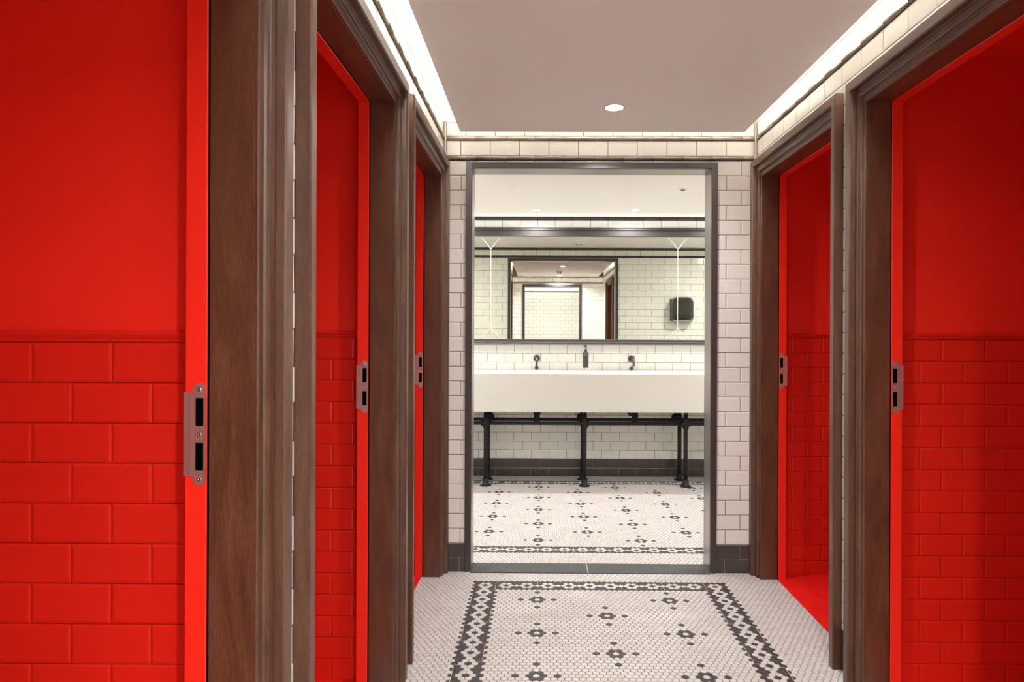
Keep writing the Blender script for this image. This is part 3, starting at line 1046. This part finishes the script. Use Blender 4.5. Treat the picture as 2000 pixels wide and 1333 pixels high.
for ins, z in ((e, BZ0), (0, BZ0 + e), (0, BZ1 - e), (e, BZ1), (r - e, BZ1), (r, BZ1 - e), (r + .03, BZ1 - .13), (r + .06, BZ1 - .15)):
    loop(ins, z)
for a, b in zip(loops, loops[1:]):
    for k in range(4):
        j = (k + 1) % 4
        mb.face((a + k, a + j, b + j, b + k), 0)
mb.face([loops[0] + k for k in (3, 2, 1, 0)], 0); mb.face([loops[-1] + k for k in range(4)], 0)
mb.build('trough', ['solid'], sroot)
for x in (-.030, .790):
    mb = MB(); mb.lathe([(.030, BZ1 - .1495), (.030, BZ1 - .146), (.012, BZ1 - .147), (0, BZ1 - .147)], (x, 5.72, 0), 'z', 20)
    mb.build('drain', ['gunmetal'], sroot)
    mb = MB()
    mb.lathe([(.017, .617), (.017, .600), (.026, .598), (.026, .500), (.020, .490), (0, .490)][::-1], (x, 5.72, 0), 'z', 20)
    mb.lathe([(.028, .535), (.028, .528)], (x, 5.72, 0), 'z', 20)
    mb.tube([(x, 5.72, .560), (x, 5.97, .560)], .015)
    mb.lathe([(.034, YB - .011), (.030, YB - .002), ], (x, 0, .560), 'y', 20)
    mb.build('bottle_trap', ['iron'], sroot)

LEGX = [-1.20, -.445, .361, 1.184, 1.95]
proot = empty('pipe_stand', (.36, 5.71, 0), 'black iron pipe stand carrying the trough basin', 'pipe stand')
ZRAIL = .512
for x in LEGX:
    for yy in (5.590, 5.835):
        mb = MB(); mb.lathe([(.0170, .004), (.0170, .614)], (x, yy, 0), 'z', 18)
        lg = mb.build('leg', ['iron'], proot)
        mb = MB()
        mb.lathe([(.046, .0013), (.046, .007), (.040, .010), (.026, .012), (.0245, .055), (.0225, .060), (.017, .061)], (x, yy, 0), 'z', 20)
        mb.build('foot_flange', ['iron'], lg)
        mb = MB(); mb.lathe([(.017, ZRAIL - .043), (.0245, ZRAIL - .040), (.0255, ZRAIL - .030), (.0225, ZRAIL - .026), (.0225, ZRAIL + .026), (.0255, ZRAIL + .030), (.0245, ZRAIL + .040), (.017, ZRAIL + .043)], (x, yy, 0), 'z', 20)
        mb.lathe([(.0245, -.036), (.0245, .036)], (x, yy, ZRAIL), 'x', 20)
        mb.build('tee_fitting', ['iron'], lg)
    mb = MB(); mb.lathe([(.0155, 5.590), (.0155, YB - .004)], (x, 0, ZRAIL + .0), 'y', 18)
    mb.lathe([(.022, YB - .028), (.024, YB - .010), (.044, YB - .008), (.044, YB - .0005)], (x, 0, ZRAIL), 'y', 20)
    mb.build('cross_pipe', ['iron'], proot)
for yy in (5.590, 5.835):
    mb = MB(); mb.lathe([(.0145, BX0 + .02), (.0145, BX1 - .02)], (0, yy, ZRAIL), 'x', 18)
    mb.build('rail_pipe', ['iron'], proot)


def tap(loc, label):
    root = empty('wall_tap', loc, label, 'tap', 'wall taps over the trough')
    x, y, z = loc
    mb = MB(); mb.lathe([(0, -.014), (.020, -.014), (.027, -.010), (.0295, -.004), (.0295, 0)], loc, 'y', 28)
    mb.build('wall_flange', ['gunmetal'], root)
    mb = MB()
    pts = [(x, y - .008, z)]
    pts += [(x, y - .06, z + .004), (x, y - .11, z + .006)]
    for k in range(1, 8):
        a = math.pi / 2 * k / 7
        pts.append((x, y - .110 - .035 * math.sin(a), z + .006 - .035 * (1 - math.cos(a))))
    pts.append((x, y - .145, z - .050))
    mb.tube(pts, .0095)
    mb.lathe([(.0108, z - .060), (.0108, z - .044)], (x, y - .145, 0), 'z', 18)
    mb.build('spout', ['gunmetal'], root)
    mb = MB(); mb.lathe([(.006, -.016), (.013, -.018), (.0165, -.014), (.0165, 0)], (x, y, z - .082), 'y', 24)
    mb.build('control_knob', ['gunmetal'], root)
    return root


tap((-.034, YB - .0008, 1.028), 'gunmetal wall tap nearer the left jamb of the doorway')
tap((.792, YB - .0008, 1.026), 'gunmetal wall tap nearer the right jamb of the doorway')

x, y = .387, 5.868
droot = empty('soap_dispenser', (x, y, .952), 'dark cylindrical soap dispenser on the wall between the two taps', 'soap dispenser')
mb = MB(); mb.lathe([(0, .952), (.0215, .952), (.0235, .955), (.0235, 1.083), (.021, 1.087), (.010, 1.088)], (x, y, 0), 'z', 28); mb.build('bottle', ['soap'], droot)
mb = MB(); mb.lathe([(.011, 1.087), (.011, 1.108), (.0095, 1.111), (.0045, 1.113), (.0045, 1.130), (.008, 1.132), (.008, 1.146), (.006, 1.149), (0, 1.149)], (x, y, 0), 'z', 20)
mb.tube([(x, y, 1.141), (x - .020, y - .004, 1.142), (x - .027, y - .006, 1.139)], .0034, 10); mb.build('pump', ['gunmetal'], droot)
mb = MB(); mb.lathe([(.0255, 1.050), (.0255, 1.062)], (x, y, 0), 'z', 28); mb.rbox(x - .008, x + .008, y + .02, YB - .0005, 1.050, 1.062, .001, 0); mb.rbox(x - .016, x + .016, YB - .006, YB - .0005, 1.03, 1.082, .001, 0)
mb.build('bracket', ['gunmetal'], droot)

# ------------------------------------------------------------------ hand dryer on the washroom side of the doorway wall
hx0, hx1, hz0, hz1 = 1.535, 1.792, 1.412, 1.682
hroot = empty('hand_dryer', ((hx0 + hx1) / 2, Y2, hz0), 'black hand dryer on the cream tiles, seen reflected in the mirror', 'hand dryer')


def dryer_body():
    mb = MB()
    prof = []
    R = .075
    prof.append((hx0 + .004, hz0)); prof.append((hx0, hz0 + .05))
    for k in range(0, 9):
        a = math.pi - math.pi / 2 * k / 8
        prof.append((hx0 + R + R * math.cos(a), hz1 - R + R * math.sin(a)))
    for k in range(0, 9):
        a = math.pi / 2 - math.pi / 2 * k / 8
        prof.append((hx1 - R + R * math.cos(a), hz1 - R + R * math.sin(a)))
    prof.append((hx1, hz0 + .05)); prof.append((hx1 - .004, hz0))
    cx, cz = (hx0 + hx1) / 2, (hz0 + hz1) / 2
    rings = []
    for d, s_ in ((.012, 1), (.070, 1), (.105, .97), (.130, .90), (.145, .78), (.152, .5)):
        n = len(mb.v)
        for (px, pz) in prof:
            mb.v.append((cx + (px - cx) * s_, Y2 + d, cz + (pz - cz) * s_))
        rings.append(n)
    N = len(prof)
    for a, b in zip(rings, rings[1:]):
        for k in range(N):
            j = (k + 1) % N
            mb.face((a + k, a + j, b + j, b + k), 0, True)
    mb.face([rings[-1] + k for k in range(N)][::-1], 0); mb.face([rings[0] + k for k in range(N)], 0)
    return mb


dryer_body().build('cover', ['dryer'], hroot)
mb = MB(); mb.rbox(hx0 - .006, hx1 + .004, Y2 + .0005, Y2 + .016, hz0 - .012, hz1 - .02, .003, 0); mb.build('back_plate', ['gunmetal'], hroot)
mb = MB(); mb.rbox(hx0 + .02, hx1 - .03, Y2 + .03, Y2 + .12, hz0 - .014, hz0 + .002, .004, 0); mb.build('outlet', ['chrome'], hroot)
